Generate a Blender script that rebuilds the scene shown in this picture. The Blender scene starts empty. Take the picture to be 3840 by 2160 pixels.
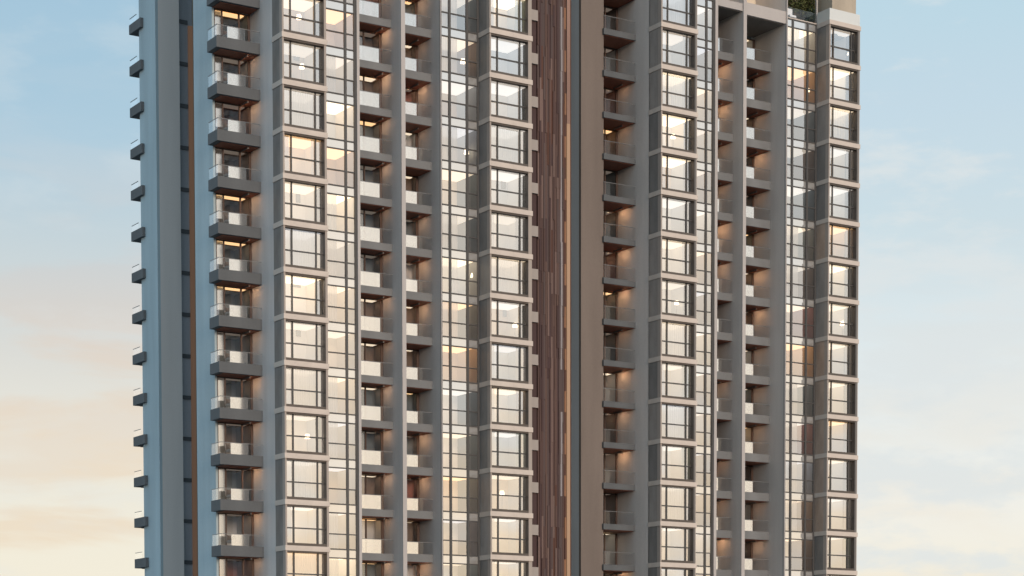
import bpy, math, random
from mathutils import Vector, Matrix

random.seed(7)
scene = bpy.context.scene
C = scene.collection

# ------------------------------------------------------------------ camera
def cam_axes(yaw, pitch, roll):
    f = Vector((math.sin(yaw) * math.cos(pitch), math.cos(yaw) * math.cos(pitch), math.sin(pitch)))
    r = Vector((math.cos(yaw), -math.sin(yaw), 0))
    u = r.cross(f)
    return r * math.cos(roll) + u * math.sin(roll), u * math.cos(roll) - r * math.sin(roll), f
r_, u_, f_ = cam_axes(0.568348, -0.0493915, -0.00154027)
cam = bpy.data.cameras.new("camera")
cam.sensor_width = 36
cam.lens = 7600 / 3840 * 36
cam.shift_y = (3017.55 - 1080) / 3840
cam.clip_end = 20000
cam_ob = bpy.data.objects.new("camera", cam)
C.objects.link(cam_ob)
cam_ob.matrix_world = Matrix(((r_.x, u_.x, -f_.x, -65.13984), (r_.y, u_.y, -f_.y, -132.1764),
                              (r_.z, u_.z, -f_.z, 1.58667), (0, 0, 0, 1)))
scene.camera = cam_ob

# ------------------------------------------------------------------ exposure, light, sky
scene.view_settings.view_transform = 'Standard'
scene.view_settings.look = 'None'
scene.view_settings.exposure = 0
scene.view_settings.gamma = 1
scene.cycles.use_denoising = True
scene.cycles.max_bounces = 8
scene.cycles.diffuse_bounces = 4
scene.cycles.glossy_bounces = 4
scene.cycles.transparent_max_bounces = 12
scene.cycles.sample_clamp_indirect = 4
scene.cycles.caustics_reflective = False
scene.cycles.caustics_refractive = False

SUN_EL, SUN_AZ = math.radians(9), math.radians(183)      # azimuth from +Y towards +X
sun = bpy.data.lights.new("sun", 'SUN')
sun.energy = 2.0
sun.angle = math.radians(14)
sun.color = (1.0, 0.77, 0.6)
sun_ob = bpy.data.objects.new("sun", sun)
C.objects.link(sun_ob)
sd = Vector((math.sin(SUN_AZ) * math.cos(SUN_EL), math.cos(SUN_AZ) * math.cos(SUN_EL), math.sin(SUN_EL)))
sun_ob.rotation_euler = sd.to_track_quat('Z', 'Y').to_euler()
sun_ob.location = sd * 300

world = bpy.data.worlds.new("World")
scene.world = world
world.use_nodes = True
wn, wl = world.node_tree.nodes, world.node_tree.links
wn.clear()
def N(nodes, t, **kw):
    n = nodes.new(t)
    for k, v in kw.items():
        setattr(n, k, v)
    return n
def ramp(nodes, stops, interp='LINEAR'):
    n = nodes.new('ShaderNodeValToRGB')
    cr = n.color_ramp
    cr.interpolation = interp
    while len(cr.elements) < len(stops):
        cr.elements.new(0.5)
    for e, (p, c) in zip(cr.elements, stops):
        e.position = p
        e.color = (*c, 1) if len(c) == 3 else c
    return n
def lin(c):
    return tuple((x / 12.92 if x <= 0.04045 else ((x + 0.055) / 1.055) ** 2.4) for x in c)
def math_node(nodes, links, op, a, b=None, clamp=False):
    n = nodes.new('ShaderNodeMath')
    n.operation = op
    n.use_clamp = clamp
    for i, v in enumerate((a, b)):
        if v is None:
            continue
        if isinstance(v, (int, float)):
            n.inputs[i].default_value = v
        else:
            links.new(v, n.inputs[i])
    return n.outputs[0]
def mix_rgb(nodes, links, fac, a, b, blend='MIX'):
    n = nodes.new('ShaderNodeMix')
    n.data_type = 'RGBA'
    n.blend_type = blend
    for i, v in ((0, fac), (6, a), (7, b)):
        if isinstance(v, (int, float)):
            n.inputs[i].default_value = v
        elif isinstance(v, tuple):
            n.inputs[i].default_value = (*v, 1)
        else:
            links.new(v, n.inputs[i])
    return n.outputs[2]

out = N(wn, 'ShaderNodeOutputWorld')
tc = N(wn, 'ShaderNodeTexCoord')
sep = N(wn, 'ShaderNodeSeparateXYZ')
wl.new(tc.outputs['Generated'], sep.inputs[0])
M_ = lambda op, a, b=None, clamp=False: math_node(wn, wl, op, a, b, clamp)
elev = M_('MULTIPLY', M_('ARCSINE', sep.outputs[2]), 2 / math.pi)         # 0 horizon .. 1 zenith
D = lambda d: max(0.0, d / 90)
# the bluer left part of the sky and the paler right part, both by elevation
left = ramp(wn, [(D(0), lin((.965, .93, .85))), (D(4.0), lin((.96, .935, .865))), (D(7), lin((.935, .92, .87))),
                 (D(9.5), lin((.87, .87, .85))), (D(12), lin((.80, .845, .86))), (D(15), lin((.70, .81, .875))),
                 (D(19.5), lin((.61, .765, .86))), (D(32), lin((.58, .745, .85))), (D(90), lin((.50, .66, .80)))])
right = ramp(wn, [(D(0), lin((.95, .91, .82))), (D(3.4), lin((.97, .945, .88))), (D(5.5), lin((.955, .95, .92))),
                  (D(9), lin((.90, .93, .935))), (D(13), lin((.81, .88, .91))), (D(16), lin((.775, .86, .91))),
                  (D(19.5), lin((.73, .85, .905))), (D(32), lin((.66, .79, .87))), (D(90), lin((.50, .66, .80)))])
# the sunset side behind the camera: cream and bright
glow = ramp(wn, [(D(0), lin((1.0, .88, .70))), (D(5), lin((.985, .90, .78))), (D(10), lin((.93, .91, .86))),
                 (D(18), lin((.84, .88, .90))), (D(35), lin((.72, .80, .86))), (D(90), lin((.50, .66, .80)))])
for rr in (left, right, glow):
    wl.new(elev, rr.inputs[0])
vdir = N(wn, 'ShaderNodeVectorMath', operation='DOT_PRODUCT')
wl.new(tc.outputs['Generated'], vdir.inputs[0])
vdir.inputs[1].default_value = (math.cos(0.568), -math.sin(0.568), 0)        # + to the right of the view
fr = N(wn, 'ShaderNodeMapRange', interpolation_type='SMOOTHSTEP')
wl.new(vdir.outputs['Value'], fr.inputs[0])
fr.inputs[1].default_value = -0.2
fr.inputs[2].default_value = 0.14
sky_lr = mix_rgb(wn, wl, fr.outputs[0], left.outputs[0], right.outputs[0])
gdir = N(wn, 'ShaderNodeVectorMath', operation='DOT_PRODUCT')
wl.new(tc.outputs['Generated'], gdir.inputs[0])
gdir.inputs[1].default_value = (0.5, -0.866, 0)
gf = N(wn, 'ShaderNodeMapRange', interpolation_type='SMOOTHSTEP')
wl.new(gdir.outputs['Value'], gf.inputs[0])
gf.inputs[1].default_value = 0.1
gf.inputs[2].default_value = 0.85
sky3 = mix_rgb(wn, wl, gf.outputs[0], sky_lr, glow.outputs[0])
# thin drawn-out cloud
mp = N(wn, 'ShaderNodeMapping')
mp.inputs['Scale'].default_value = (5, 5, 26)
mp.inputs['Rotation'].default_value = (0.05, -0.06, 0)
wl.new(tc.outputs['Generated'], mp.inputs[0])
nz = N(wn, 'ShaderNodeTexNoise')
nz.inputs['Scale'].default_value = 1.3
nz.inputs['Detail'].default_value = 5
nz.inputs['Roughness'].default_value = 0.52
nz.inputs['Distortion'].default_value = 0.5
wl.new(mp.outputs[0], nz.inputs['Vector'])
cl = N(wn, 'ShaderNodeMapRange', interpolation_type='SMOOTHSTEP')
wl.new(nz.outputs[0], cl.inputs[0])
cl.inputs[1].default_value = 0.44
cl.inputs[2].default_value = 0.60
warm_cl = ramp(wn, [(D(3), lin((.945, .87, .765))), (D(7), lin((.925, .855, .765))), (D(9.5), lin((.895, .835, .775))), (D(12), lin((.82, .82, .82))), (D(20), lin((.84, .88, .91)))])
wl.new(elev, warm_cl.inputs[0])
low = N(wn, 'ShaderNodeMapRange', interpolation_type='SMOOTHSTEP')       # the cloud lies low
wl.new(elev, low.inputs[0])
low.inputs[1].default_value = D(17)
low.inputs[2].default_value = D(9)
low.inputs[3].default_value = 0.12
sky4 = mix_rgb(wn, wl, M_('MULTIPLY', cl.outputs[0], M_('MULTIPLY', low.outputs[0], M_('SUBTRACT', 0.72, M_('MULTIPLY', fr.outputs[0], 0.55)))), sky3, warm_cl.outputs[0])
mp2 = N(wn, 'ShaderNodeMapping')                                         # faint high cloud to the right
mp2.inputs['Scale'].default_value = (6, 6, 17)
mp2.inputs['Rotation'].default_value = (-0.12, 0.18, 0)
wl.new(tc.outputs['Generated'], mp2.inputs[0])
nz2 = N(wn, 'ShaderNodeTexNoise')
nz2.inputs['Scale'].default_value = 2.1
nz2.inputs['Detail'].default_value = 7
nz2.inputs['Roughness'].default_value = 0.58
wl.new(mp2.outputs[0], nz2.inputs['Vector'])
cl2 = N(wn, 'ShaderNodeMapRange', interpolation_type='SMOOTHSTEP')
wl.new(nz2.outputs[0], cl2.inputs[0])
cl2.inputs[1].default_value = 0.46
cl2.inputs[2].default_value = 0.62
cl2.inputs[4].default_value = 0.75
sky4 = mix_rgb(wn, wl, M_('MULTIPLY', cl2.outputs[0], M_('ADD', 0.25, M_('MULTIPLY', fr.outputs[0], 0.75))), sky4, lin((.88, .905, .91)))
nish = N(wn, 'ShaderNodeTexSky', sky_type='NISHITA', sun_disc=False)
nish.sun_elevation = SUN_EL
nish.sun_rotation = SUN_AZ
bg1 = N(wn, 'ShaderNodeBackground')
wl.new(nish.outputs[0], bg1.inputs[0])
bg1.inputs[1].default_value = 0.06
bg2 = N(wn, 'ShaderNodeBackground')
lobe = N(wn, 'ShaderNodeVectorMath', operation='DOT_PRODUCT')             # warm patch added behind the camera to brighten window reflections
wl.new(tc.outputs['Generated'], lobe.inputs[0])
ga, ge = math.radians(151), math.radians(5)
lobe.inputs[1].default_value = (math.sin(ga) * math.cos(ge), math.cos(ga) * math.cos(ge), math.sin(ge))
lm = N(wn, 'ShaderNodeMapRange', interpolation_type='SMOOTHERSTEP')
wl.new(lobe.outputs['Value'], lm.inputs[0])
lm.inputs[1].default_value = math.cos(math.radians(19))
lm.inputs[2].default_value = 1.0
lnz = N(wn, 'ShaderNodeTexNoise')
lnz.inputs['Scale'].default_value = 9
lnz.inputs['Detail'].default_value = 4
wl.new(tc.outputs['Generated'], lnz.inputs['Vector'])
lamt = M_('MULTIPLY', lm.outputs[0], M_('MULTIPLY', M_('SUBTRACT', lnz.outputs[0], 0.2), 1.3))
sky5 = mix_rgb(wn, wl, lamt, sky4, (1.30, 1.06, .80))
wl.new(sky5, bg2.inputs[0])
lf = N(wn, 'ShaderNodeMapRange', interpolation_type='SMOOTHSTEP')      # sky left of the view boosted, added fill for left-facing walls
wl.new(vdir.outputs['Value'], lf.inputs[0])
lf.inputs[1].default_value = -0.3
lf.inputs[2].default_value = -0.85
wl.new(M_('ADD', M_('ADD', 1.0, M_('MULTIPLY', gf.outputs[0], 0.30)), M_('MULTIPLY', lf.outputs[0], 0.45)), bg2.inputs[1])
wmix = N(wn, 'ShaderNodeMixShader')
wmix.inputs[0].default_value = 0.97
wl.new(bg1.outputs[0], wmix.inputs[1])
wl.new(bg2.outputs[0], wmix.inputs[2])
wl.new(wmix.outputs[0], out.inputs[0])

# ------------------------------------------------------------------ materials
def base_mat(name):
    m = bpy.data.materials.new(name)
    m.use_nodes = True
    nt = m.node_tree
    b = nt.nodes['Principled BSDF']
    return m, nt.nodes, nt.links, b
def surface(name, col, rough=0.75, var=0.12, scale=0.6, stretch=(1, 1, 0.12), bump=0.0, metal=0.0, spec=0.3, joint=None):
    """painted or cladding surface: mottled, with streaks that run down the wall"""
    m, n, l, b = base_mat(name)
    geo = N(n, 'ShaderNodeTexCoord')
    mp = N(n, 'ShaderNodeMapping')
    mp.inputs['Scale'].default_value = stretch
    l.new(geo.outputs['Object'], mp.inputs[0])
    n1 = N(n, 'ShaderNodeTexNoise')
    n1.inputs['Scale'].default_value = scale
    n1.inputs['Detail'].default_value = 6
    l.new(mp.outputs[0], n1.inputs['Vector'])
    n2 = N(n, 'ShaderNodeTexNoise')
    n2.inputs['Scale'].default_value = 9
    n2.inputs['Detail'].default_value = 4
    l.new(geo.outputs['Object'], n2.inputs['Vector'])
    s = math_node(n, l, 'ADD', math_node(n, l, 'MULTIPLY', n1.outputs[0], 0.75), math_node(n, l, 'MULTIPLY', n2.outputs[0], 0.25))
    lo = tuple(c * (1 - var * 1.6) for c in col)
    hi = tuple(min(1, c * (1 + var * 1.6)) for c in col)
    cr = ramp(n, [(0.3, lo), (0.7, hi)])
    l.new(s, cr.inputs[0])
    l.new(cr.outputs[0], b.inputs['Base Color'])
    b.inputs['Roughness'].default_value = rough
    b.inputs['Metallic'].default_value = metal
    b.inputs['Specular IOR Level'].default_value = spec
    if bump:
        bp = N(n, 'ShaderNodeBump')
        bp.inputs['Strength'].default_value = bump
        bp.inputs['Distance'].default_value = 0.02
        l.new(n2.outputs[0], bp.inputs['Height'])
        l.new(bp.outputs[0], b.inputs['Normal'])
    return m
def glass(name, refl=0.55, fres=0.6, tint=(1, 1, 1), gcol=(.95, .97, 1), rough=0.03, wave=0.02):
    m = bpy.data.materials.new(name)
    m.use_nodes = True
    n, l = m.node_tree.nodes, m.node_tree.links
    n.clear()
    o = N(n, 'ShaderNodeOutputMaterial')
    g = N(n, 'ShaderNodeBsdfGlossy')
    g.inputs['Color'].default_value = (*gcol, 1)
    g.inputs['Roughness'].default_value = rough
    t = N(n, 'ShaderNodeBsdfTransparent')
    t.inputs['Color'].default_value = (*tint, 1)
    mx = N(n, 'ShaderNodeMixShader')
    lw = N(n, 'ShaderNodeLayerWeight')
    lw.inputs['Blend'].default_value = 0.25
    f = math_node(n, l, 'ADD', math_node(n, l, 'MULTIPLY', lw.outputs['Fresnel'], fres), refl, clamp=True)
    l.new(f, mx.inputs[0])
    l.new(t.outputs[0], mx.inputs[1])
    l.new(g.outputs[0], mx.inputs[2])
    if wave:
        tcn = N(n, 'ShaderNodeTexCoord')
        nz_ = N(n, 'ShaderNodeTexNoise')
        nz_.inputs['Scale'].default_value = 0.8
        nz_.inputs['Detail'].default_value = 1
        l.new(tcn.outputs['Object'], nz_.inputs['Vector'])
        bp = N(n, 'ShaderNodeBump')
        bp.inputs['Strength'].default_value = wave
        l.new(nz_.outputs[0], bp.inputs['Height'])
        l.new(bp.outputs[0], g.inputs['Normal'])
    l.new(mx.outputs[0], o.inputs[0])
    return m
def emit(name, col, strength, base=None):
    m, n, l, b = base_mat(name)
    b.inputs['Base Color'].default_value = (*(base or col), 1)
    b.inputs['Emission Color'].default_value = (*col, 1)
    b.inputs['Emission Strength'].default_value = strength
    return m
def cloth(name, col):
    m = bpy.data.materials.new(name)
    m.use_nodes = True
    n, l = m.node_tree.nodes, m.node_tree.links
    n.clear()
    o = N(n, 'ShaderNodeOutputMaterial')
    d = N(n, 'ShaderNodeBsdfDiffuse')
    t = N(n, 'ShaderNodeBsdfTranslucent')
    mx = N(n, 'ShaderNodeMixShader')
    mx.inputs[0].default_value = 0.45
    tcn = N(n, 'ShaderNodeTexCoord')
    wv = N(n, 'ShaderNodeTexNoise')
    mpn = N(n, 'ShaderNodeMapping')
    mpn.inputs['Scale'].default_value = (9, 9, 0.4)
    l.new(tcn.outputs['Object'], mpn.inputs[0])
    l.new(mpn.outputs[0], wv.inputs['Vector'])
    wv.inputs['Scale'].default_value = 1
    cr = ramp(n, [(0.3, tuple(c * 0.8 for c in col)), (0.7, col)])
    l.new(wv.outputs[0], cr.inputs[0])
    l.new(cr.outputs[0], d.inputs[0])
    l.new(cr.outputs[0], t.inputs[0])
    l.new(d.outputs[0], mx.inputs[1])
    l.new(t.outputs[0], mx.inputs[2])
    tp = N(n, 'ShaderNodeBsdfTransparent')
    mx2 = N(n, 'ShaderNodeMixShader')
    mx2.inputs[0].default_value = .3
    l.new(mx.outputs[0], mx2.inputs[1])
    l.new(tp.outputs[0], mx2.inputs[2])
    l.new(mx2.outputs[0], o.inputs[0])
    return m

def back_painted(name, col, refl=.5):
    """glass painted pale on its inner face: a coated pane over a matt ground"""
    m, n, l, b = base_mat(name)
    b.inputs['Base Color'].default_value = (*col, 1)
    b.inputs['Roughness'].default_value = .8
    g = N(n, 'ShaderNodeBsdfGlossy')
    g.inputs['Roughness'].default_value = .03
    g.inputs['Color'].default_value = (.95, .97, 1, 1)
    mx = N(n, 'ShaderNodeMixShader')
    mx.inputs[0].default_value = refl
    o = n['Material Output']
    l.new(b.outputs[0], mx.inputs[1])
    l.new(g.outputs[0], mx.inputs[2])
    l.new(mx.outputs[0], o.inputs[0])
    return m

MAT = dict(
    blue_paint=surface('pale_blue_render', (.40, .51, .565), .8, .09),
    grey_paint=surface('grey_render', (.58, .575, .575), .8, .10),
    pier_paint=surface('taupe_render', (.185, .156, .139), .8, .10),
    rear_pier=surface('rear_pier_render', (.76, .72, .69), .8, .05),  # colour lifted to stand in for light the front wing blocks
    grey_paint_right=surface('grey_render_right', (.64, .60, .57), .8, .10),  # grey_paint lightened and warmed, standing in for light the left tower blocks
    blue_paint_right=surface('pale_blue_render_right', (.56, .61, .64), .8, .06),  # blue_paint copy, lightened to offset the shade between the towers
    fin_paint=surface('light_render', (.45, .43, .42), .75, .06),
    band=surface('beige_ledge', (.58, .52, .47), .7, .08, stretch=(1, 1, 1)),
    jamb=surface('bronze_frame', (.36, .32, .29), .5, .06),
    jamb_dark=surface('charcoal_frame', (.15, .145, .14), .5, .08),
    dark_metal=surface('dark_bronze', (.105, .09, .08), .4, .08, metal=0.2),
    mullion=surface('mullion_grey', (.085, .085, .085), .4, .05),
    bay_side=surface('charcoal_panel', (.20, .195, .19), .55, .12, scale=1.4, stretch=(1, 1, .4)),
    bay_warm=surface('taupe_panel', (.30, .28, .265), .55, .12, scale=1.4, stretch=(1, 1, .4)),
    bay_brown=surface('brown_panel', (.40, .315, .26), .55, .14, scale=1.4, stretch=(1, 1, .4)),
    slab=surface('slab_grey', (.118, .13, .14), .75, .1, stretch=(1, 1, .6)),
    slab_light=surface('slab_light_grey', (.19, .20, .208), .75, .1, stretch=(1, 1, .6)),
    soffit=surface('timber_soffit', (.26, .10, .065), .6, .18, scale=3, stretch=(1, 6, 1)),
    soffit_dark=surface('plain_soffit', (.20, .185, .17), .8, .1),
    rail=surface('rail_metal', (.22, .23, .24), .4, .05, metal=.4),
    door_frame=surface('brown_door_frame', (.085, .055, .045), .5, .1),
    core=surface('core_render', (.25, .26, .27), .85, .08),
    copper=surface('copper_trim', (.27, .17, .135), .5, .12),
    tan=surface('tan_trim', (.36, .31, .25), .6, .1),
    slot=surface('slot_panel', (.38, .41, .45), .6, .12),
    tooth=surface('lintel_beige', (.36, .33, .31), .7, .06),
    room_white=surface('room_white', (.78, .76, .73), .85, .03),
    room_cream=surface('room_cream', (.72, .64, .52), .85, .04),
    room_grey=surface('room_grey', (.50, .52, .54), .85, .04),
    penthouse=surface('penthouse_render', (.42, .37, .30), .8, .12),
    room_tan=surface('room_tan', (.50, .40, .30), .8, .06),
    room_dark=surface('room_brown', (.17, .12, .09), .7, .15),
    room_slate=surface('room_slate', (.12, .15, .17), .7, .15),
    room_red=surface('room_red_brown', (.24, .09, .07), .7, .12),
    floor=surface('oak_floor', (.32, .23, .15), .5, .12),
    curtain=cloth('sheer_curtain', (.85, .83, .80)),
    curtain_sand=cloth('sand_curtain', (.62, .50, .38)),
    curtain_green=cloth('sage_curtain', (.52, .60, .50)),
    curtain_grey=cloth('grey_curtain', (.36, .37, .38)),
    win=glass('window_coating', .50),
    cw=glass('curtain_wall_coating', .40),
    door=glass('door_glazing', .16),
    rail_frost=back_painted('frosted_balustrade', (.64, .66, .64), .12),
    rail_clear=glass('clear_balustrade', .02, fres=.2, rough=.02, wave=0),
    rail_bright=glass('laminated_balustrade', .50, rough=.10, wave=0, tint=(.9, .93, .93), gcol=(.93, .93, .94)),
    spandrel=back_painted('spandrel_glass', (.40, .395, .38)),
    led=emit('led_strip', (1.0, .56, .30), .13, (.27, .18, .12)),  # brown trim, warm light on it put in as weak emission
    led_dim=emit('dim_led_strip', (1.0, .5, .28), .07, (.24, .16, .11)),  # same for the recess trim, fainter; no lamp there
    foliage=surface('foliage', (.085, .10, .035), .7, .5, scale=6, stretch=(1, 1, 1)),
    foliage_dark=surface('foliage_dark', (.05, .075, .055), .7, .5, scale=6, stretch=(1, 1, 1)),
    bark=surface('bark', (.12, .08, .05), .9, .3, scale=5),
    pot=surface('planter_grey', (.35, .34, .33), .7, .1),
    seat=surface('white_fabric', (.72, .76, .80), .8, .05),
    picture=surface('dark_print', (.07, .075, .07), .5, .6, scale=3, stretch=(1, 1, 1)),
    lamp_body=surface('lamp_brown', (.10, .06, .04), .5, .2),
    ground=surface('paving', (.16, .155, .15), .9, .2, scale=.05, stretch=(1, 1, 1)),
)
for i, c in enumerate([(r * 1.18, g_ * .98, b_ * .86) for r, g_, b_ in [(.064, .043, .043), (.085, .06, .057), (.05, .033, .038), (.125, .1, .1), (.07, .058, .064), (.075, .04, .032)]]):
    MAT['batten%d' % i] = surface('batten_brown_%d' % i, c, .6, .12)
MAT['batten_pale'] = surface('batten_pale', (.27, .25, .26), .6, .1)
MAT['batten_copper'] = surface('batten_copper', (.24, .12, .065), .5, .15)
LIGHTS = [emit('ceiling_lamp_%d' % i, c, s) for i, (c, s) in enumerate([
    ((1, .82, .60), 1.1), ((1, .87, .72), .8), ((1, .93, .84), .9), ((.95, .96, 1.0), .65), ((1, .62, .30), 1.4), ((1, .82, .58), 2.0), ((1, .88, .72), .6)])]
LAMP_OFF = emit('ceiling_lamp_low', (1, .85, .7), .12)
GLOW_LAMP = emit('table_lamp_shade', (1, .80, .54), 4)
SPOTS = [emit('balcony_lamp_%d' % i, c, v) for i, (c, v) in enumerate([((1, .58, .31), 30), ((1, .62, .37), 19), ((1, .56, .30), 8)])]

# ------------------------------------------------------------------ mesh helpers
class MB:
    """collects boxes and polygons; build() links them as one mesh object"""
    def __init__(self):
        self.v, self.f, self.mi = [], [], []
    def box(self, x0, x1, y0, y1, z0, z1, mi=0):
        b = len(self.v)
        for x in (x0, x1):
            for y in (y0, y1):
                for z in (z0, z1):
                    self.v.append((x, y, z))
        for q in ((0, 1, 3, 2), (4, 6, 7, 5), (0, 4, 5, 1), (2, 3, 7, 6), (0, 2, 6, 4), (1, 5, 7, 3)):
            self.f.append(tuple(b + i for i in q))
            self.mi.append(mi)
        return self
    def poly(self, pts, mi=0):
        b = len(self.v)
        self.v += [tuple(p) for p in pts]
        self.f.append(tuple(range(b, b + len(pts))))
        self.mi.append(mi)
        return self
    def prism(self, pts, z0, z1, mi=0):
        n = len(pts)
        lo = [(x, y, z0) for x, y in pts]
        hi = [(x, y, z1) for x, y in pts]
        self.poly(lo[::-1], mi)
        self.poly(hi, mi)
        for i in range(n):
            j = (i + 1) % n
            self.poly([lo[i], lo[j], hi[j], hi[i]], mi)
        return self
    def lathe(self, cx, cy, prof, n=14, mi=0):
        b = len(self.v)
        for r, z in prof:
            for k in range(n):
                a = 2 * math.pi * k / n
                self.v.append((cx + r * math.cos(a), cy + r * math.sin(a), z))
        for i in range(len(prof) - 1):
            for k in range(n):
                k2 = (k + 1) % n
                self.f.append((b + i * n + k, b + i * n + k2, b + (i + 1) * n + k2, b + (i + 1) * n + k))
                self.mi.append(mi)
        self.f.append(tuple(b + k for k in range(n))[::-1]); self.mi.append(mi)
        self.f.append(tuple(b + (len(prof) - 1) * n + k for k in range(n))); self.mi.append(mi)
        return self
    def mesh(self, name, mats, bevel=0):
        me = bpy.data.meshes.new(name)
        me.from_pydata(self.v, [], self.f)
        for m in mats:
            me.materials.append(MAT[m] if isinstance(m, str) else m)
        for p, i in zip(me.polygons, self.mi):
            p.material_index = i
        me.update()
        return me
    def build(self, name, mats, parent=None, loc=(0, 0, 0)):
        if not isinstance(mats, (list, tuple)):
            mats = [mats]
        return link(name, self.mesh(name, mats), parent, loc)
def link(name, me, parent=None, loc=(0, 0, 0)):
    o = bpy.data.objects.new(name, me)
    C.objects.link(o)
    o.parent = parent
    o.location = loc
    return o
def tag(o, label=None, cat=None, group=None, kind=None):
    for k, v in (('label', label), ('category', cat), ('group', group), ('kind', kind)):
        if v:
            o[k] = v
    return o
def thing(name, label, cat, group=None, loc=(0, 0, 0)):
    o = bpy.data.objects.new(name, None)
    o.empty_display_size = 0.5
    C.objects.link(o)
    o.location = loc
    return tag(o, label, cat, group)

H = 3.3
def ZK(k):
    return (14.26 - k) * H + 2.3
KMAX = 12              # lowest storey that is built in detail
ZLOW = ZK(KMAX + 1)

# a part that repeats up the facade: the mesh is built once, each storey gets its own object
class Unit:
    def __init__(self, name, mesh):
        self.name, self.mesh = name, mesh
    def put(self, parent, z=0.0, mats=None):
        me = self.mesh
        o = link(self.name, me, parent, (0, 0, z))
        if mats:                                   # own material for this storey, same mesh
            for i, m in enumerate(mats):
                if m is None:
                    continue
                o.material_slots[i].link = 'OBJECT'
                o.material_slots[i].material = MAT[m] if isinstance(m, str) else m
        return o

def room_mesh(x0, x1, y0, y1, z0, z1):
    """open-fronted room: slots 0 back, 1 left, 2 right, 3 ceiling, 4 floor"""
    b = MB()
    b.poly([(x0, y1, z0), (x1, y1, z0), (x1, y1, z1), (x0, y1, z1)], 0)
    b.poly([(x0, y0, z0), (x0, y1, z0), (x0, y1, z1), (x0, y0, z1)], 1)
    b.poly([(x1, y1, z0), (x1, y0, z0), (x1, y0, z1), (x1, y1, z1)], 2)
    b.poly([(x0, y0, z1), (x0, y1, z1), (x1, y1, z1), (x1, y0, z1)], 3)
    b.poly([(x0, y0, z0), (x1, y0, z0), (x1, y1, z0), (x0, y1, z0)], 4)
    return b.mesh('interior', ['room_white', 'room_white', 'room_white', 'room_white', 'floor'])
def curtain_mesh(xa, xb, y, z0, z1):
    b = MB()
    n = max(6, int((xb - xa) / 0.045))
    pts = [(xa + (xb - xa) * i / n, y + 0.035 * math.sin(i * 1.5) + 0.012 * math.sin(i * 0.7)) for i in range(n + 1)]
    for i in range(n):
        (ax, ay), (bx, by) = pts[i], pts[i + 1]
        b.poly([(ax, ay, z0), (bx, by, z0), (bx, by, z1), (ax, ay, z1)])
    return b.mesh('curtain', ['curtain'])

def cove_light_mesh(x, y, z):
    """slim linear lamp under the soffit behind a lip, throwing its light on the side wall"""
    b = MB()
    b.box(x - .05, x - .035, y - .6, y + .6, z - .13, z)
    b.box(x - .035, x + .05, y - .615, y - .6, z - .13, z)
    b.box(x - .034, x + .03, y - .58, y + .6, z - .025, z, 1)
    return b.mesh('balcony_light', ['soffit_dark', SPOTS[0]])
def pick_lamp(rnd):
    return rnd.choice(LIGHTS + LIGHTS[:4])

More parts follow.
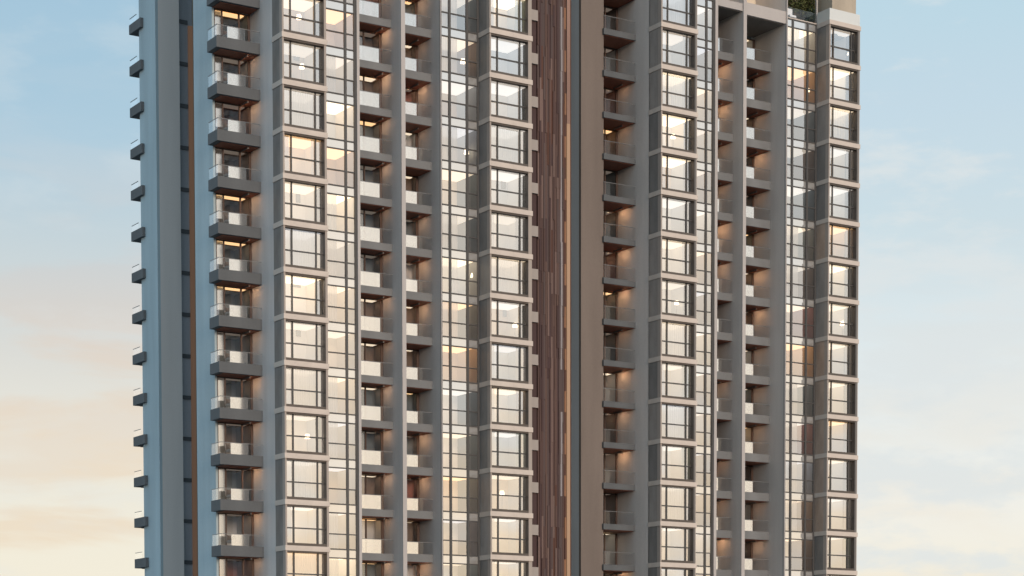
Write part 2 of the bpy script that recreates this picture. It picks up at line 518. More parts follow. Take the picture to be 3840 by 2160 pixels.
# ------------------------------------------------------------------ bay windows
def bay_column(parent, X0, X1, m1, m2, xr, k0, k1, ysid, seed, top_band=True, clear=(), pm=('bay_side',), jr=0):
    """storeys k0..k1 of a projecting window bay from X0 to X1, glass 0.4 m behind the frame"""
    rnd = random.Random(seed)
    xl = X0 + 0.13
    fr = MB()
    fr.box(X0, xl, 0, .42, -3.3, -.37)                       # left jamb
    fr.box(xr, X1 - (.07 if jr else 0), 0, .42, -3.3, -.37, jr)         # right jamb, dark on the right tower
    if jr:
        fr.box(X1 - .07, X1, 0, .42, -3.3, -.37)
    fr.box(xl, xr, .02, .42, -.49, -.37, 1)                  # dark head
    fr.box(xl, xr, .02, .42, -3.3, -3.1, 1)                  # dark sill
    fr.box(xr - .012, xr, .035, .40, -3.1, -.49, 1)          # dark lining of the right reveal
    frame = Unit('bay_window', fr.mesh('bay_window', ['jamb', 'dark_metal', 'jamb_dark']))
    gl = MB()
    for a, b_ in ((xl, m1), (m1, m2), (m2, xr)):
        gl.poly([(a, .41, -3.1), (b_, .41, -3.1), (b_, .41, -.49), (a, .41, -.49)])
    panes = []
    for _ in range(4):                                       # panes are never quite in one plane
        gl = MB()
        for a, b_ in ((xl, m1), (m1, m2), (m2, xr)):
            t1, t2 = rnd.uniform(-.012, .012), rnd.uniform(-.02, .02)
            gl.poly([(a, .415 - t1, -3.1), (b_, .415 + t1, -3.1), (b_, .415 + t1 + t2, -.49), (a, .415 - t1 + t2, -.49)])
        panes.append(Unit('window_glass', gl.mesh('window_glass', ['win'])))
    mu = MB()
    for m in (m1, m2):
        mu.box(m - .055, m + .055, .33, .40, -3.1, -.49)
    for a, b_ in ((xl, m1 - .055), (m1 + .055, m2 - .055), (m2 + .055, xr - .012)):
        mu.box(a, b_, .345, .40, -2.05, -1.96)
    mull = Unit('window_mullion', mu.mesh('window_mullion', ['mullion']))
    sp = MB()
    sp.box(X0, X0 + .1, .42, ysid, -3.3, -.37)
    sp2 = MB().box(X1 - .1, X1, .42, ysid, -3.3, -.37)
    side2 = Unit('side_panel', sp2.mesh('side_panel', [pm[0]]))
    side = Unit('side_panel', sp.mesh('side_panel', [pm[0]]))
    bd = MB()
    bd.box(X0 - .05, X1 + .05, -.07, ysid, -.37, 0)
    band = Unit('window_ledge', bd.mesh('window_ledge', ['band']))
    room = Unit('room_interior', room_mesh(X0 + .1, X1 - .1, .46, 3.3, -3.2, -.40))
    lb = MB().box(X0 + .14, X1 - .14, .5, 3.26, -.43, -.41)
    lamp = Unit('ceiling_light', lb.mesh('ceiling_light', [LIGHTS[0]]))
    cz = (-3.15, -.45)
    cur_l = Unit('curtain', curtain_mesh(X0 + .18, X0 + .75, .62, *cz))
    cur_r = Unit('curtain', curtain_mesh(m2 - .25, X1 - .16, .62, *cz))
    cur_w = Unit('curtain', curtain_mesh(X0 + .25, X1 - .2, .85, *cz))
    rooms = []
    for k in range(k0, k1 + 1):
        z = ZK(k)
        f = frame.put(parent, z)
        rnd.choice(panes).put(f), mull.put(f), side.put(f, 0, [rnd.choice(pm)]), side2.put(f)
        if k > k0 or top_band:
            band.put(f)
        w = rnd.choice(['room_white', 'room_white', 'room_cream', 'room_cream', 'room_grey', 'room_tan'])
        room.put(f, 0, [w, w, rnd.choice(['room_white', 'room_cream', 'room_grey']), None, None])
        lamp.put(f, 0, [pick_lamp(rnd)])
        c = rnd.random()
        if k in clear:
            pass
        elif c < .34:
            cur_w.put(f)
        elif c < .8:
            cur_l.put(f)
            cur_r.put(f, 0, [rnd.choice(['curtain', 'curtain', 'curtain_green', 'curtain_grey', 'curtain_sand'])])
        else:
            cur_r.put(f)
    return frame

# ------------------------------------------------------------------ curtain wall columns
def glazed_column(parent, X0, X1, mulls, Y, k0, k1, seed, dark_right=False, jamb=.15, warm=()):
    rnd = random.Random(seed)
    fr = MB()
    xs = [X0] + list(mulls) + [X1]
    w = .09
    for m in mulls:
        fr.box(m - w, m + w, Y - .06, Y + .06, -3.3, 0)
    fr.box(X1 - jamb, X1, Y - .08, Y + .06, -3.3, 0)
    fr.box(X0, X0 + .06, Y - .05, Y + .06, -3.3, 0)
    edges = [X0 + .06] + [e for m in mulls for e in (m - w, m + w)] + [X1 - jamb]
    for a, b_ in zip(edges[::2], edges[1::2]):
        for zz, hh in ((-.09, .105), (-.74, .105), (-2.28, .095)):
            fr.box(a, b_, Y - .045, Y + .05, zz, zz + hh - .015)
    frame = Unit('glazed_wall', fr.mesh('glazed_wall', ['mullion']))
    sp = MB()
    for a, b_ in zip(xs, xs[1:]):
        sp.poly([(a, Y + .015, -.68), (b_, Y + .015, -.68), (b_, Y + .015, 0), (a, Y + .015, 0)])
    panes = []
    for _ in range(4):
        gl = MB()
        for a, b_ in zip(xs, xs[1:]):
            for z0, z1 in ((-3.3, -2.24), (-2.24, -.68)):
                t1, t2 = rnd.uniform(-.010, .010), rnd.uniform(-.012, .012)
                gl.poly([(a, Y + .02 - t1, z0), (b_, Y + .02 + t1, z0), (b_, Y + .02 + t1 + t2, z1), (a, Y + .02 - t1 + t2, z1)])
        panes.append(Unit('wall_glass', gl.mesh('wall_glass', ['cw'])))
    spd = Unit('spandrel_panel', sp.mesh('spandrel_panel', ['spandrel']))
    room = Unit('room_interior', room_mesh(X0 + .02, X1 - .02, Y + .09, Y + 3.2, -3.28, -.55))
    lb = MB().box(X0 + .06, X1 - .06, Y + .13, Y + 3.16, -.58, -.56)
    lamp = Unit('ceiling_light', lb.mesh('ceiling_light', [LIGHTS[0]]))
    cur = Unit('curtain', curtain_mesh(X0 + .1, X0 + .1 + .45 * (X1 - X0), Y + .3, -3.2, -.6))
    for k in range(k0, k1 + 1):
        z = ZK(k)
        f = frame.put(parent, z)
        rnd.choice(panes).put(f), spd.put(f)
        if dark_right:
            rt = rnd.choice(['room_slate', 'room_dark', 'room_slate', 'room_grey', 'room_dark', 'room_red'])
        else:
            rt = rnd.choice(['room_white', 'room_cream', 'room_tan', 'room_cream'])
        rm = room.put(f, 0, [rnd.choice(['room_white', 'room_cream', 'room_grey', 'room_tan']), None, rt, None, None])
        if k in warm:
            lamp.put(f, 0, [LIGHTS[4]])
            for i_ in (0, 1, 2):
                rm.material_slots[i_].link = 'OBJECT'
                rm.material_slots[i_].material = MAT['room_tan']
        else:
            lamp.put(f, 0, [pick_lamp(rnd)])
            if rnd.random() < .5:
                cur.put(f)
    return frame

# ------------------------------------------------------------------ balconies
def balcony_column(parent, name, k0, k1, slab, t, b, ceil, doors, frame_x, yb, glass_panels, rails, seed,
                   lamp_xy, wood=True, room_d=2.2, lit=.6, skip_doors=False, smat='slab_light'):
    """slab: plan polygon; doors: (x0, x1) panes in the back wall plane yb"""
    rnd = random.Random(seed)
    sl = Unit(name, MB().prism(slab, b, t).mesh(name, [smat]))
    so = Unit('soffit', MB().box(*ceil, b - .035, b - .004).mesh('soffit', ['soffit' if wood else 'soffit_dark']))
    zb, zt = t - .02, b + H - .04
    gm = []
    for gx0, gy0, gx1, gy1, kind in glass_panels:
        m = MB()
        d = Vector((gx1 - gx0, gy1 - gy0)).normalized()
        nx, ny = -d.y * .012, d.x * .012
        m.prism([(gx0 - nx, gy0 - ny), (gx1 - nx, gy1 - ny), (gx1 + nx, gy1 + ny), (gx0 + nx, gy0 + ny)], t - .05, .92)
        gm.append(Unit('railing_glass', m.mesh('railing_glass', [kind])))
    rl = MB()
    for (x0, y0, x1, y1) in rails:
        rl.box(min(x0, x1) - .025, max(x0, x1) + .025, min(y0, y1) - .025, max(y0, y1) + .025, .922, .96)
    hand = Unit('handrail', rl.mesh('handrail', ['rail']))
    units = []
    if not skip_doors:
        fr = MB()
        fx0, fx1 = frame_x
        xs = []
        for x0, x1 in doors:
            xs += [x0, x1]
        stiles = [(fx0, xs[0])] + [(a, c) for a, c in zip(xs[1:-1:2], xs[2::2])] + [(xs[-1], fx1)]
        for a, c in stiles:
            fr.box(a, c, yb - .03, yb + .07, zb, zt)
        for x0, x1 in doors:
            fr.box(x0, x1, yb - .02, yb + .06, zt - .08, zt)
        dfr = Unit('door_frame', fr.mesh('door_frame', ['door_frame']))
        gl = MB()
        for x0, x1 in (doors[1:] if len(doors) > 2 else doors):
            gl.poly([(x0, yb + .02, zb), (x1, yb + .02, zb), (x1, yb + .02, zt - .08), (x0, yb + .02, zt - .08)])
        first = 1 if len(doors) > 2 else 0          # the corner door has a bright narrow side light
        if first:
            x0, x1 = doors[0]
            sg = MB().poly([(x0, yb + .02, zb), (x1, yb + .02, zb), (x1, yb + .02, zt - .08), (x0, yb + .02, zt - .08)])
            sgl = Unit('side_light', sg.mesh('side_light', ['rail_bright']))
        dgl = Unit('door_glass', gl.mesh('door_glass', ['door']))
        room = Unit('room_interior', room_mesh(fx0 + .02, fx1 - .02, yb + .1, yb + room_d, zb - .05, zt + .05))
        lb = MB().box(fx0 + .3, fx1 - .3, yb + .4, yb + 1.1, zt - .03, zt + .02)
        rlamp = Unit('ceiling_light', lb.mesh('ceiling_light', [LIGHTS[0]]))
        cu = Unit('curtain', curtain_mesh(doors[0][0] + .02, doors[0][1] + .05, yb + .25, zb, zt - .1))
        units = [dfr, dgl, room, rlamp, cu]
    lx, ly = lamp_xy
    dl = Unit('balcony_light', cove_light_mesh(lx, ly, b - .036))
    for k in range(k0, k1 + 1):
        z = ZK(k)
        s = sl.put(parent, z)
        so.put(s)
        for g in gm:
            g.put(s)
        hand.put(s)
        if units:
            units[0].put(s), units[1].put(s)
            dark = rnd.random()
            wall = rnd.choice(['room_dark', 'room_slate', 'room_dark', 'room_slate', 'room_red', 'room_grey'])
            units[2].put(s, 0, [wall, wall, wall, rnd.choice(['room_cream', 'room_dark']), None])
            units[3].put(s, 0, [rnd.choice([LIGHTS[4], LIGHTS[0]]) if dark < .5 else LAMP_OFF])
            if len(doors) > 2:
                sgl.put(s)
                units[4].put(s)
        if rnd.random() < lit + .22:
            dl.put(s, 0, [None, rnd.choice(SPOTS)])

# ================================================================== the setting
def structure(name, b, mat):
    return tag(b.build(name, mat), kind='structure')
g = MB()
g.poly([(-6000, -6000, 0), (6000, -6000, 0), (6000, 6000, 0), (-6000, 6000, 0)])
structure('ground', g, 'ground')

# ================================================================== left tower
L = thing('apartment_tower', 'nearer apartment tower on the left with a shaded blue side wall and brown slatted panel', 'tower', 'apartment towers')
TOPL = 74.0
def wall(b, mat, name='wall', parent=L):
    return b.build(name, mat, parent)
# pale blue walls: the side of the front wing and of the rear wing
w = MB()
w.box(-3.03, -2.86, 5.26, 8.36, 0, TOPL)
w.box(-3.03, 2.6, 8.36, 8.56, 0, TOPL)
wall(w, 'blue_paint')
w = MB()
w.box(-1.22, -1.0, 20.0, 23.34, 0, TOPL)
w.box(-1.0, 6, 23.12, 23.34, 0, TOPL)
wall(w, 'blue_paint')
wall(MB().box(-1.0, .8, 20.003, 20.3, 0, TOPL).box(.6, .8, 20.3, 20.62, 0, TOPL), 'rear_pier', 'pier')
# the recess between the two wings, with its storey joints and trim with a painted-in glow
s_ = MB().box(.8, 7, 20.62, 20.9, 0, TOPL).build('recess_wall', 'slot', L)
joint = Unit('recess_joint', MB().box(.82, 1.76, 20.52, 20.617, -.1, .2).mesh('recess_joint', ['slab']))
for k in range(-4, KMAX + 1):
    joint.put(s_, ZK(k))
MB().box(1.80, 2.17, 20.45, 20.615, 0, ZK(-2) - .2).build('light_strip', 'led_dim', L)  # trim strip with its warm light painted in as emission
MB().box(2.18, 2.6, 20.47, 20.615, 0, TOPL).build('trim_strip', 'tan', L)
# walls that divide the balconies
wall(MB().box(0, .2, 1.6, 5.6, 0, TOPL), 'grey_paint', 'dividing_wall')
wall(MB().box(10.13, 10.47, .84, 5.2, 0, TOPL), 'grey_paint', 'dividing_wall')
wall(MB().box(13.96, 14.12, 1.74, 5.4, 0, TOPL), 'grey_paint', 'dividing_wall')
wall(MB().box(6.41, 6.63, .75, 4.0, 0, TOPL), 'fin_paint', 'fin')
wall(MB().box(10.128, 10.472, .76, .838, 0, TOPL), 'fin_paint', 'fin')
wall(MB().box(13.957, 14.02, 1.5, 1.737, 0, TOPL), 'fin_paint', 'fin')
wall(MB().box(6.63, 6.95, 3.80, 4.0, 0, TOPL).box(10.47, 11.0, 5.0, 5.2, 0, TOPL), 'core', 'back_wall')
# core of the building behind the rooms, and the storeys below the picture
w = MB()
w.box(2.6, 25.6, 8.8, 20.6, 0, TOPL)
w.box(-2.9, 25.6, 5.7, 8.3, 0, ZLOW - 1.2)
w.box(.21, 25.4, 1.75, 5.6, 0, ZLOW - 1.2)
wall(w, 'core', 'building_core')
wall(MB().box(25.42, 25.6, 1.76, 8.79, 0, TOPL), 'grey_paint', 'end_wall')
wall(MB().box(-2.9, 25.6, 1.0, 20.4, TOPL, TOPL + .4), 'slab', 'roof')

bay_column(L, 0, 3.51, .83, 2.78, 3.34, -2, KMAX, 1.6, 11, clear=(-1, 0, 3, 5, 6, 8))
glazed_column(L, 3.52, 6.405, [5.55], .95, -2, KMAX, 12, warm=(-1, 2))
bay_column(L, 17.37, 21.17, 18.28, 20.31, 20.85, -3, KMAX, 1.65, 13, clear=(-1, 0, 2, 5, 9), pm=('bay_warm', 'bay_side'))
glazed_column(L, 14.02, 17.36, [14.79, 16.33], 1.6, -3, KMAX, 14, dark_right=True, warm=(6,))
# corner balconies at the front left
balcony_column(L, 'balcony', -3, KMAX, [(-3.43, 3.61), (-.003, 3.61), (-.003, 5.25), (-3.43, 5.25)], .12, -.66,
               (-3.0, -.05, 3.9, 5.22), [(-2.80, -2.29), (-2.18, -.95), (-.82, -.18)], (-2.855, -.01), 5.28,
               [(-2.55, 3.67, -1.17, 3.67, 'rail_bright'), (-1.15, 3.67, -.02, 3.67, 'rail_clear'),
                (-3.37, 3.67, -2.57, 3.67, 'rail_clear'), (-3.37, 3.72, -3.37, 5.2, 'rail_clear')],
               [(-3.37, 3.67, -.03, 3.67), (-3.37, 3.73, -3.37, 5.2)], 21, (-.8, 4.65), room_d=2.9, lit=.7, smat='slab')
# first pair of recessed balconies
balcony_column(L, 'balcony', -3, KMAX, [(6.633, 2.22), (10.127, 2.22), (10.127, 3.95), (6.633, 3.95)], -.11, -.66,
               (6.66, 10.1, 2.35, 3.7), [(6.98, 8.55), (8.66, 9.92)], (6.955, 10.125), 3.76,
               [(6.66, 2.28, 9.08, 2.28, 'rail_bright'), (9.10, 2.28, 10.11, 2.28, 'rail_clear')],
               [(6.66, 2.28, 10.1, 2.28)], 22, (9.5, 3.1), room_d=1.3, lit=.6)
balcony_column(L, 'balcony', -3, KMAX, [(10.475, 2.88), (13.957, 2.88), (13.957, 5.15), (10.475, 5.15)], .03, -.57,
               (10.5, 13.93, 3.0, 4.93), [(11.03, 12.3), (12.41, 13.75)], (11.005, 13.955), 4.96,
               [(10.5, 2.94, 12.67, 2.94, 'rail_bright'), (12.69, 2.94, 13.94, 2.94, 'rail_clear')],
               [(10.5, 2.94, 13.93, 2.94)], 23, (13.2, 4.2), room_d=.75, lit=.6)
# small balconies on the rear wing
balcony_column(L, 'rear_balcony', -4, KMAX, [(-1.47, 22.45), (1.5, 22.45), (1.5, 24.82), (-1.47, 24.82)], .44, -.30,
               (-.9, 1.4, 23.4, 24.7), [], (0, 0), 0,
               [(-1.42, 23.4, -1.42, 24.75, 'rail_clear'), (-1.38, 24.77, 1.4, 24.77, 'rail_clear')],
               [(-1.42, 23.4, -1.42, 24.76)], 24, (0, 24), wood=False, lit=0, skip_doors=True, smat='slab')

# slatted brown panel at the right end, with the ladder of small window slots beside the bay
def slat_panel(parent):
    rnd = random.Random(5)
    x0, x1 = 22.62, 25.32
    b = MB()
    n = 15
    wdt = (x1 - x0) / n
    z_top = TOPL
    for i in range(n):
        xa = x0 + i * wdt
        z = ZLOW - 1.65 * rnd.randint(0, 2) - (.8 if i % 2 else 0)
        tone = [0, 2, 0, 4, 1, 4, 2, 3, 0, 1, 2, 4, 1, 0, 2][i]
        while z < z_top:
            hgt = rnd.choice([1.65, 3.3, 3.3, 4.95])
            if i == n - 3:
                mi = 6 if rnd.random() < .7 else 4
            elif i == n - 1:
                hgt = 1.65
                mi = 7 if int((z + 100) / 1.65) % 2 else 5
            else:
                mi = tone if rnd.random() < .62 else rnd.choice([0, 1, 2, 3, 4, 5])
            d = rnd.choice([0, .03, .06])
            b.box(xa + .004, xa + wdt - .012, 1.44 - d, 1.52, z + .01, min(z + hgt, z_top))
            b.mi[-6:] = [mi] * 6
            z += hgt
    mats = ['batten%d' % i for i in range(6)] + ['batten_pale', 'batten_copper']
    p = b.build('slatted_panel', mats, parent)
    MB().box(21.175, 25.33, 1.56, 1.74, 0, z_top).build('panel_backing', 'batten2', p)
    return p
slat_panel(L)
MB().box(25.36, 25.66, 1.38, 1.75, 0, ZK(1) + 1.0).build('light_strip', 'led', L)  # lower part of the copper trim, sunset light put in as faint emission
MB().box(25.665, 25.77, 1.40, 1.75, 0, TOPL).build('edge_trim', 'batten5', L)
MB().box(25.36, 25.66, 1.38, 1.75, ZK(1) + 1.01, TOPL).build('trim_strip', 'copper', L)
vent = Unit('vent_window', MB().box(22.02, 22.60, 1.30, 1.55, -1.52, -.72).mesh('vent_window', ['tooth']))
vpane = Unit('vent_glass', MB().box(22.02, 22.56, 1.49, 1.553, -4.015, -1.525).mesh('vent_glass', ['batten2']))
for k in range(-3, KMAX + 1):
    v_ = vent.put(L, ZK(k))
    vpane.put(v_)

# ================================================================== right tower
Rt = thing('apartment_tower', 'right apartment tower set behind the slatted panel, with a planted roof terrace', 'tower', 'apartment towers')
TOPR = 76.0
KT = -3                                                     # terrace level of the right-hand bay
wall(MB().box(28.303, 28.5, 4.003, 9, 0, TOPR), 'blue_paint_right', 'wall', Rt)
wall(MB().box(28.30, 30.50, 3.70, 4.0, 0, TOPR), 'pier_paint', 'pier', Rt)
wall(MB().box(30.3, 30.50, 4.003, 6.2, 0, TOPR), 'grey_paint_right', 'dividing_wall', Rt)
wall(MB().box(33.52, 33.72, 1.6, 6.2, 0, TOPR), 'grey_paint_right', 'dividing_wall', Rt)
wall(MB().box(43.19, 43.53, 1.68, 6.0, 0, TOPR), 'grey_paint_right', 'dividing_wall', Rt)
wall(MB().box(47.78, 47.94, 1.74, 6.2, 0, TOPR), 'grey_paint_right', 'dividing_wall', Rt)
wall(MB().box(40.09, 40.37, 1.40, 5.3, 0, TOPR), 'fin_paint', 'fin', Rt)
wall(MB().box(43.187, 43.533, 1.58, 1.677, 0, TOPR), 'fin_paint', 'fin', Rt)
wall(MB().box(47.777, 47.86, 1.5, 1.737, 0, TOPR), 'fin_paint', 'fin', Rt)
wall(MB().box(40.37, 40.7, 5.1, 5.3, 0, TOPR).box(43.53, 43.9, 5.78, 5.98, 0, TOPR), 'core', 'back_wall', Rt)
w = MB()
w.box(28.6, 47.7, 8.8, 22, 0, TOPR)
w.box(47.71, 54.3, 8.8, 22, 0, ZK(KT) - .5)
w.box(30.6, 54.3, 5.7, 8.6, 0, ZLOW - 1.2)
w.box(33.75, 54.3, 1.8, 5.6, 0, ZLOW - 1.2)
wall(w, 'core', 'building_core', Rt)
wall(MB().box(28.4, 47.8, 2.0, 21.9, TOPR, TOPR + .4), 'slab', 'roof', Rt)

bay_column(Rt, 33.52, 37.13, 34.42, 36.36, 36.90, -4, KMAX, 1.65, 31, clear=(0, 1, 2, 4), pm=('bay_warm', 'bay_side', 'bay_warm'), jr=2)
glazed_column(Rt, 37.14, 40.085, [39.31], 1.6, -4, KMAX, 32)
bay_column(Rt, 51.18, 54.62, 51.93, 53.92, 54.36, KT, KMAX, 1.7, 33, clear=(-3, -2, 1, 4), pm=('bay_brown', 'bay_warm', 'bay_brown', 'bay_warm', 'bay_side'), jr=2)
glazed_column(Rt, 47.86, 51.17, [48.51, 50.14], 1.6, KT, KMAX, 34, dark_right=True, warm=(-2, 5))
balcony_column(Rt, 'balcony', -4, KMAX, [(30.36, 3.45), (33.515, 3.45), (33.515, 6.1), (30.505, 6.1), (30.505, 3.69), (30.36, 3.69)],
               -.08, -.55, (30.55, 33.45, 3.6, 5.9), [(30.6, 32.2), (32.3, 33.35)], (30.52, 33.515), 5.98,
               [(30.45, 3.52, 33.5, 3.52, 'rail_clear')], [(30.45, 3.52, 33.48, 3.52)], 41, (32.85, 5.0), room_d=2.2, lit=.4, smat='slab')
balcony_column(Rt, 'balcony', KT + 1, KMAX, [(40.375, 2.91), (43.185, 2.91), (43.185, 5.25), (40.375, 5.25)],
               -.14, -.77, (40.4, 43.15, 3.05, 5.0), [(40.72, 41.9), (42.0, 43.0)], (40.705, 43.185), 5.07,
               [(40.4, 2.97, 41.75, 2.97, 'rail_bright'), (41.77, 2.97, 43.17, 2.97, 'rail_clear')],
               [(40.4, 2.97, 43.15, 2.97)], 42, (42.45, 4.2), room_d=2.2, lit=.5)
balcony_column(Rt, 'balcony', KT + 1, KMAX, [(43.535, 3.53), (47.775, 3.53), (47.775, 5.9), (43.535, 5.9)],
               0, -.69, (43.6, 47.7, 3.7, 5.7), [(43.92, 45.7), (45.8, 47.6)], (43.905, 47.775), 5.74,
               [(43.6, 3.59, 46.0, 3.59, 'rail_bright'), (46.02, 3.59, 47.76, 3.59, 'rail_clear')],
               [(43.6, 3.59, 47.74, 3.59)], 43, (46.9, 4.9), room_d=2.2, lit=.5)
# deeper balconies of the top storey
for nm, x0, x1, y0, y1, t, b in (('top_balcony', 40.375, 43.185, 1.7, 5.25, .35, -.25), ('top_balcony', 43.535, 47.775, 1.62, 5.9, .50, -.50)):
    o = MB().box(x0, x1, y0, y1, ZK(KT) + b, ZK(KT) + t).build(nm, 'fin_paint', Rt)
    MB().box(x0 + .1, x1 - .1, y0 + .2, y1 - .1, ZK(KT) + b - .04, ZK(KT) + b - .005).build('soffit', 'soffit_dark', o)
    MB().box(x0 + .02, x1 - .02, y1 - .3, y1 - .1, ZK(KT) + t, TOPR).build('back_wall', 'room_cream', o)

# roof terrace above the right-hand bay
zt = ZK(KT)
te = MB().box(47.95, 54.55, 1.75, 8.7, zt - .45, zt + .01).build('terrace_deck', 'core', Rt)
tr = MB().box(51.2, 54.6, .02, .06, zt + .003, zt + .98)
tr.box(51.2, 51.24, .064, 1.6, zt + .003, zt + .98)
tr.build('terrace_railing', 'rail_frost', Rt)
MB().box(47.9, 51.15, 1.62, 1.66, zt + .1, zt + .95).build('terrace_railing', 'rail_clear', Rt)
MB().box(47.9, 51.15, 1.60, 1.75, zt + .003, zt + .1).build('terrace_edge', 'band', Rt)
MB().box(51.25, 51.4, 1.75, 1.87, zt + .012, TOPR).build('terrace_post', 'fin_paint', Rt)
MB().box(51.2, 54.6, .02, 1.7, zt - .0, zt + .002).build('terrace_edge', 'band', Rt)
MB().box(51.9, 54.58, .5, .8, zt + .012, TOPR).box(51.9, 52.1, .8, 3.9, zt + .012, TOPR).build('penthouse_wall', 'penthouse', Rt)
MB().box(47.95, 54.5, 3.9, 4.2, zt + .012, TOPR).build('penthouse_wall', 'room_tan', Rt)

def leaf_cluster(cx, cy, cz, rx, ry, rz, n, rnd, size):
    b = MB()
    for _ in range(n):
        while True:
            p = Vector((rnd.uniform(-1, 1), rnd.uniform(-1, 1), rnd.uniform(-1, 1)))
            if p.length < 1 and p.length > rnd.random() * .8:
                break
        c = Vector((cx + p.x * rx, cy + p.y * ry, cz + p.z * rz))
        d = Vector((rnd.gauss(0, 1), rnd.gauss(0, 1), rnd.gauss(0, .7) - .2)).normalized()
        s = d.cross(Vector((rnd.gauss(0, 1), rnd.gauss(0, 1), rnd.gauss(0, 1)))).normalized()
        l_ = size * rnd.uniform(.7, 1.9)
        b.poly([c - d * l_ * .5, c + s * l_ * .22, c + d * l_ * .5, c - s * l_ * .22])
    return b
def shrub(name, label, x, y, z, hgt, rad, mat, seed, low=.42):
    rnd = random.Random(seed)
    t = thing(name, label, 'plant', None, (x, y, z))
    MB().lathe(0, 0, [(.25, 0), (.30, .42), (.27, .42)], 12).build('planter', 'pot', t)
    MB().lathe(0, 0, [(.035, .4), (.02, hgt * .7)], 6).build('stem', 'bark', t)
    leaf_cluster(0, 0, (low + hgt) * .5, rad, rad * .8, (hgt - low) * .5, 1100, rnd, .17).build('foliage', mat, t)
    return t
shrub('potted_plant', 'dark green bushy plant on the terrace beside the beige wall', 51.25, 2.6, zt + .012, 1.75, .55, 'foliage_dark', 3, .35)
shrub('potted_plant', 'wide olive green plant at the left end of the roof terrace', 49.55, 2.6, zt + .012, 3.4, 1.05, 'foliage', 4, .95)
shrub('potted_plant', 'rounded olive plant in the middle of the roof terrace', 51.0, 2.8, zt + .012, 3.0, .85, 'foliage', 5, .8)
ch = thing('lounge_chair', 'white lounge chair on the roof terrace behind the glass railing', 'chair', None, (48.7, 2.1, zt + .012))
MB().box(-.35, .35, -.3, .3, .25, .42).build('seat', 'seat', ch)
bk = MB()
bk.prism([(-.35, .2), (.35, .2), (.35, .34), (-.35, .34)], .42, 1.1)
bk.build('backrest', 'seat', ch)
for lx in (-.3, .3):
    for ly in (-.25, .25):
        MB().box(lx - .025, lx + .025, ly - .025, ly + .025, 0, .25).build('leg', 'rail', ch)

# ------------------------------------------------------------------ things seen through the glass
def wall_picture(x, y, z, w_, h_, label):
    t = thing('wall_picture', label, 'picture', None, (x, y, z))
    fr = MB()
    fr.box(-w_ / 2 - .04, w_ / 2 + .04, .01, .05, -h_ / 2 - .04, -h_ / 2)
    fr.box(-w_ / 2 - .04, w_ / 2 + .04, .01, .05, h_ / 2, h_ / 2 + .04)
    fr.box(-w_ / 2 - .04, -w_ / 2, .01, .05, -h_ / 2, h_ / 2)
    fr.box(w_ / 2, w_ / 2 + .04, .01, .05, -h_ / 2, h_ / 2)
    fr.build('frame', 'lamp_body', t)
    MB().box(-w_ / 2, w_ / 2, .02, .045, -h_ / 2, h_ / 2).build('canvas', 'picture', t)
def floor_lamp(x, y, z, hgt, label, shade=GLOW_LAMP, r=.2):
    t = thing('floor_lamp', label, 'lamp', None, (x, y, z))
    MB().lathe(0, 0, [(.14, 0), (.13, .03), (.02, .05), (.016, hgt - .3)], 12).build('stand', 'lamp_body', t)
    MB().lathe(0, 0, [(r, hgt - .32), (r * .72, hgt)], 14).build('lamp_shade', shade, t)
def through(gx, gz, k, x0, depth):
    """a point in the room behind the glass point (gx, gz) of storey k, depth metres behind the pane"""
    p = Vector((x0 + gx, .41, ZK(k) + gz))
    d = p - cam_ob.matrix_world.translation
    return p + d * (depth / d.y)
for x0, gx, gz, k, w_, h_, label in (
        (0, 1.35, -1.25, 0, .38, .85, 'tall dark picture behind the second window from the top of the corner bay'),
        (0, 1.40, -1.35, 3, .26, .9, 'narrow dark picture behind the fifth window from the top of the corner bay'),
        (0, 1.25, -1.05, 5, .55, .36, 'wide low dark picture behind the seventh window from the top of the corner bay'),
        (0, 1.35, -1.15, 6, .30, .55, 'small upright dark picture behind the eighth window from the top of the corner bay'),
        (17.37, 1.5, -1.4, 2, .34, .8, 'tall dark picture in the bay beside the slatted panel, fourth storey from the top'),
        (17.37, 1.6, -1.2, 5, .28, .7, 'slim dark picture in the bay beside the slatted panel, seventh window from the top'),
        (33.52, 1.3, -1.0, 1, .5, .4, 'wide dark picture in the right tower left bay, fourth window from the top'),
        (33.52, 1.2, -.95, 2, .4, .42, 'squarish dark picture in the right tower left bay, fifth window from the top'),
        (51.18, 1.2, -1.1, -2, .22, .6, 'slim dark picture in the right tower outer bay, one storey below the terrace bay'),
        (51.18, 1.25, -1.25, 1, .42, .55, 'upright dark picture in the right tower outer bay, fifth window from the top')):
    p = through(gx, gz, k, x0, 2.83)
    wall_picture(p.x, p.y, p.z, w_, h_, label)
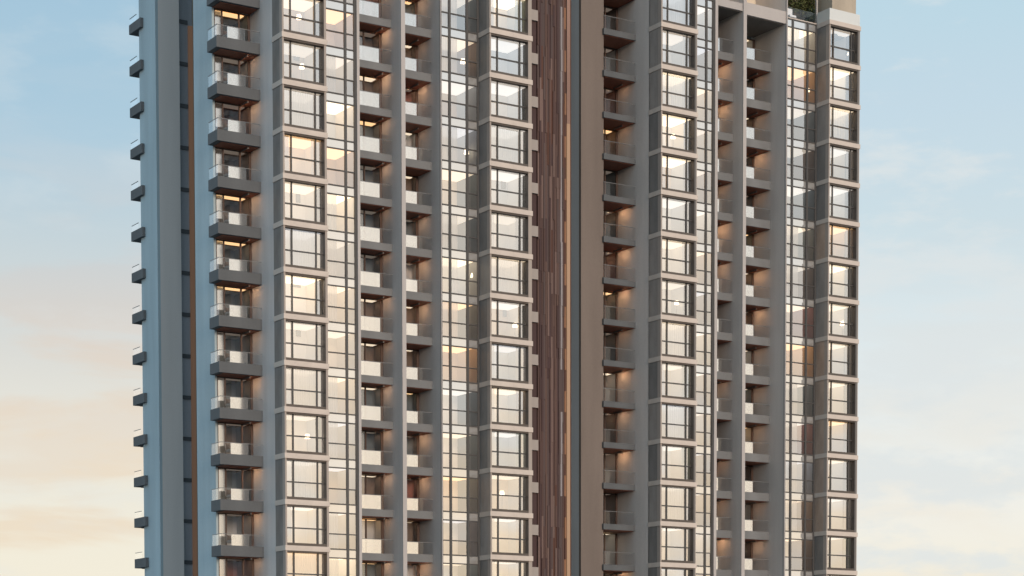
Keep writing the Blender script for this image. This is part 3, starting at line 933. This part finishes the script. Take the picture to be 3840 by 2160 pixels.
for x0, gx, k, hgt, dep, label in (
        (0, 1.55, -1, 1.9, 1.2, 'lit lamp behind the topmost window of the corner bay'),
        (0, 1.75, 0, 1.75, 1.3, 'lit lamp beside the tall picture, second window from the top of the corner bay'),
        (0, 2.0, 8, 1.6, 1.4, 'lit lamp behind the tenth window from the top of the corner bay'),
        (17.37, 1.3, 9, 1.7, 1.4, 'lit lamp behind a low window of the bay beside the slatted panel'),
        (17.37, 2.5, 5, 1.5, 1.2, 'lit lamp in the bay beside the slatted panel, seventh window from the top'),
        (33.52, 1.5, 0, 1.7, 1.3, 'lit lamp in the right tower left bay, third window from the top'),
        (33.52, 1.9, 4, 1.6, 1.4, 'lit lamp in the right tower left bay, seventh window from the top'),
        (51.18, 2.6, -3, 1.5, 1.0, 'small lit lamp right of the brown lamp under the roof terrace'),
        (51.18, 2.0, 4, 1.7, 1.4, 'lit lamp in the right tower outer bay, eighth window from the top')):
    p = through(gx, -2.6, k, x0, dep)
    floor_lamp(p.x, p.y, ZK(k) - 3.195, hgt, label)
p = through(.85, -2, -3, 51.18, .6)
floor_lamp(p.x, p.y, ZK(-3) - 3.195, 2.45, 'tall brown drum shade lamp in the topmost window under the roof terrace', 'lamp_body', .42)
for x0, gx, k, hgt, label in (
        (14.0, 1.25, -1, 1.5, 'lit lamp in the glazed strip near the slatted panel, topmost storey'),
        (14.0, 1.55, 1, 1.3, 'lit lamp in the glazed strip near the slatted panel, third storey from the top'),
        (14.0, 2.1, 4, 1.9, 'lit lamp in the glazed strip near the slatted panel, sixth storey from the top'),
        (47.86, 2.2, -3, 1.6, 'lit lamp in the glazed strip directly below the roof terrace plants'),
        (47.86, 1.5, -2, 1.5, 'lit lamp in the glazed strip one storey below the terrace, in a warm room'),
        (37.2, 1.9, 0, 2.2, 'lit lamp in the narrow glazed strip right of the right tower left bay')):
    p = through(gx, -2.6, k, x0, 2.2)
    floor_lamp(p.x, p.y, ZK(k) - 3.275, hgt, label)

# a round armchair stands behind the rail of each corner balcony
def armchair(x, y, z):
    t = thing('armchair', 'dark round armchair behind the glass rail of a front left corner balcony', 'chair', 'armchairs on the corner balconies', (x, y, z))
    MB().lathe(0, 0, [(.30, .24), (.34, .30), (.33, .40), (.28, .43)], 16).build('seat', 'curtain_grey', t)
    b = MB()
    n = 12
    for i in range(n):
        a, c = [math.pi * (-.05 + 1.1 * q / n) for q in (i, i + 1)]
        p = [(r * math.cos(q), r * math.sin(q)) for q in (a, c) for r in (.31, .37)]
        b.prism([p[0], p[1], p[3], p[2]], .36, .82)
    b.build('backrest', 'door_frame', t)
    for a in (.8, 2.35, 3.9, 5.5):
        MB().lathe(.24 * math.cos(a), .24 * math.sin(a), [(.015, 0), (.02, .25)], 6).build('leg', 'rail', t)
    return t
first = armchair(-2.2, 4.5, ZK(-2) + .12)
for k in range(-1, 12):
    c = first.copy()
    C.objects.link(c)
    c.location.z = ZK(k) + .12
    for ch_ in first.children:
        d = ch_.copy()
        C.objects.link(d)
        d.parent = c
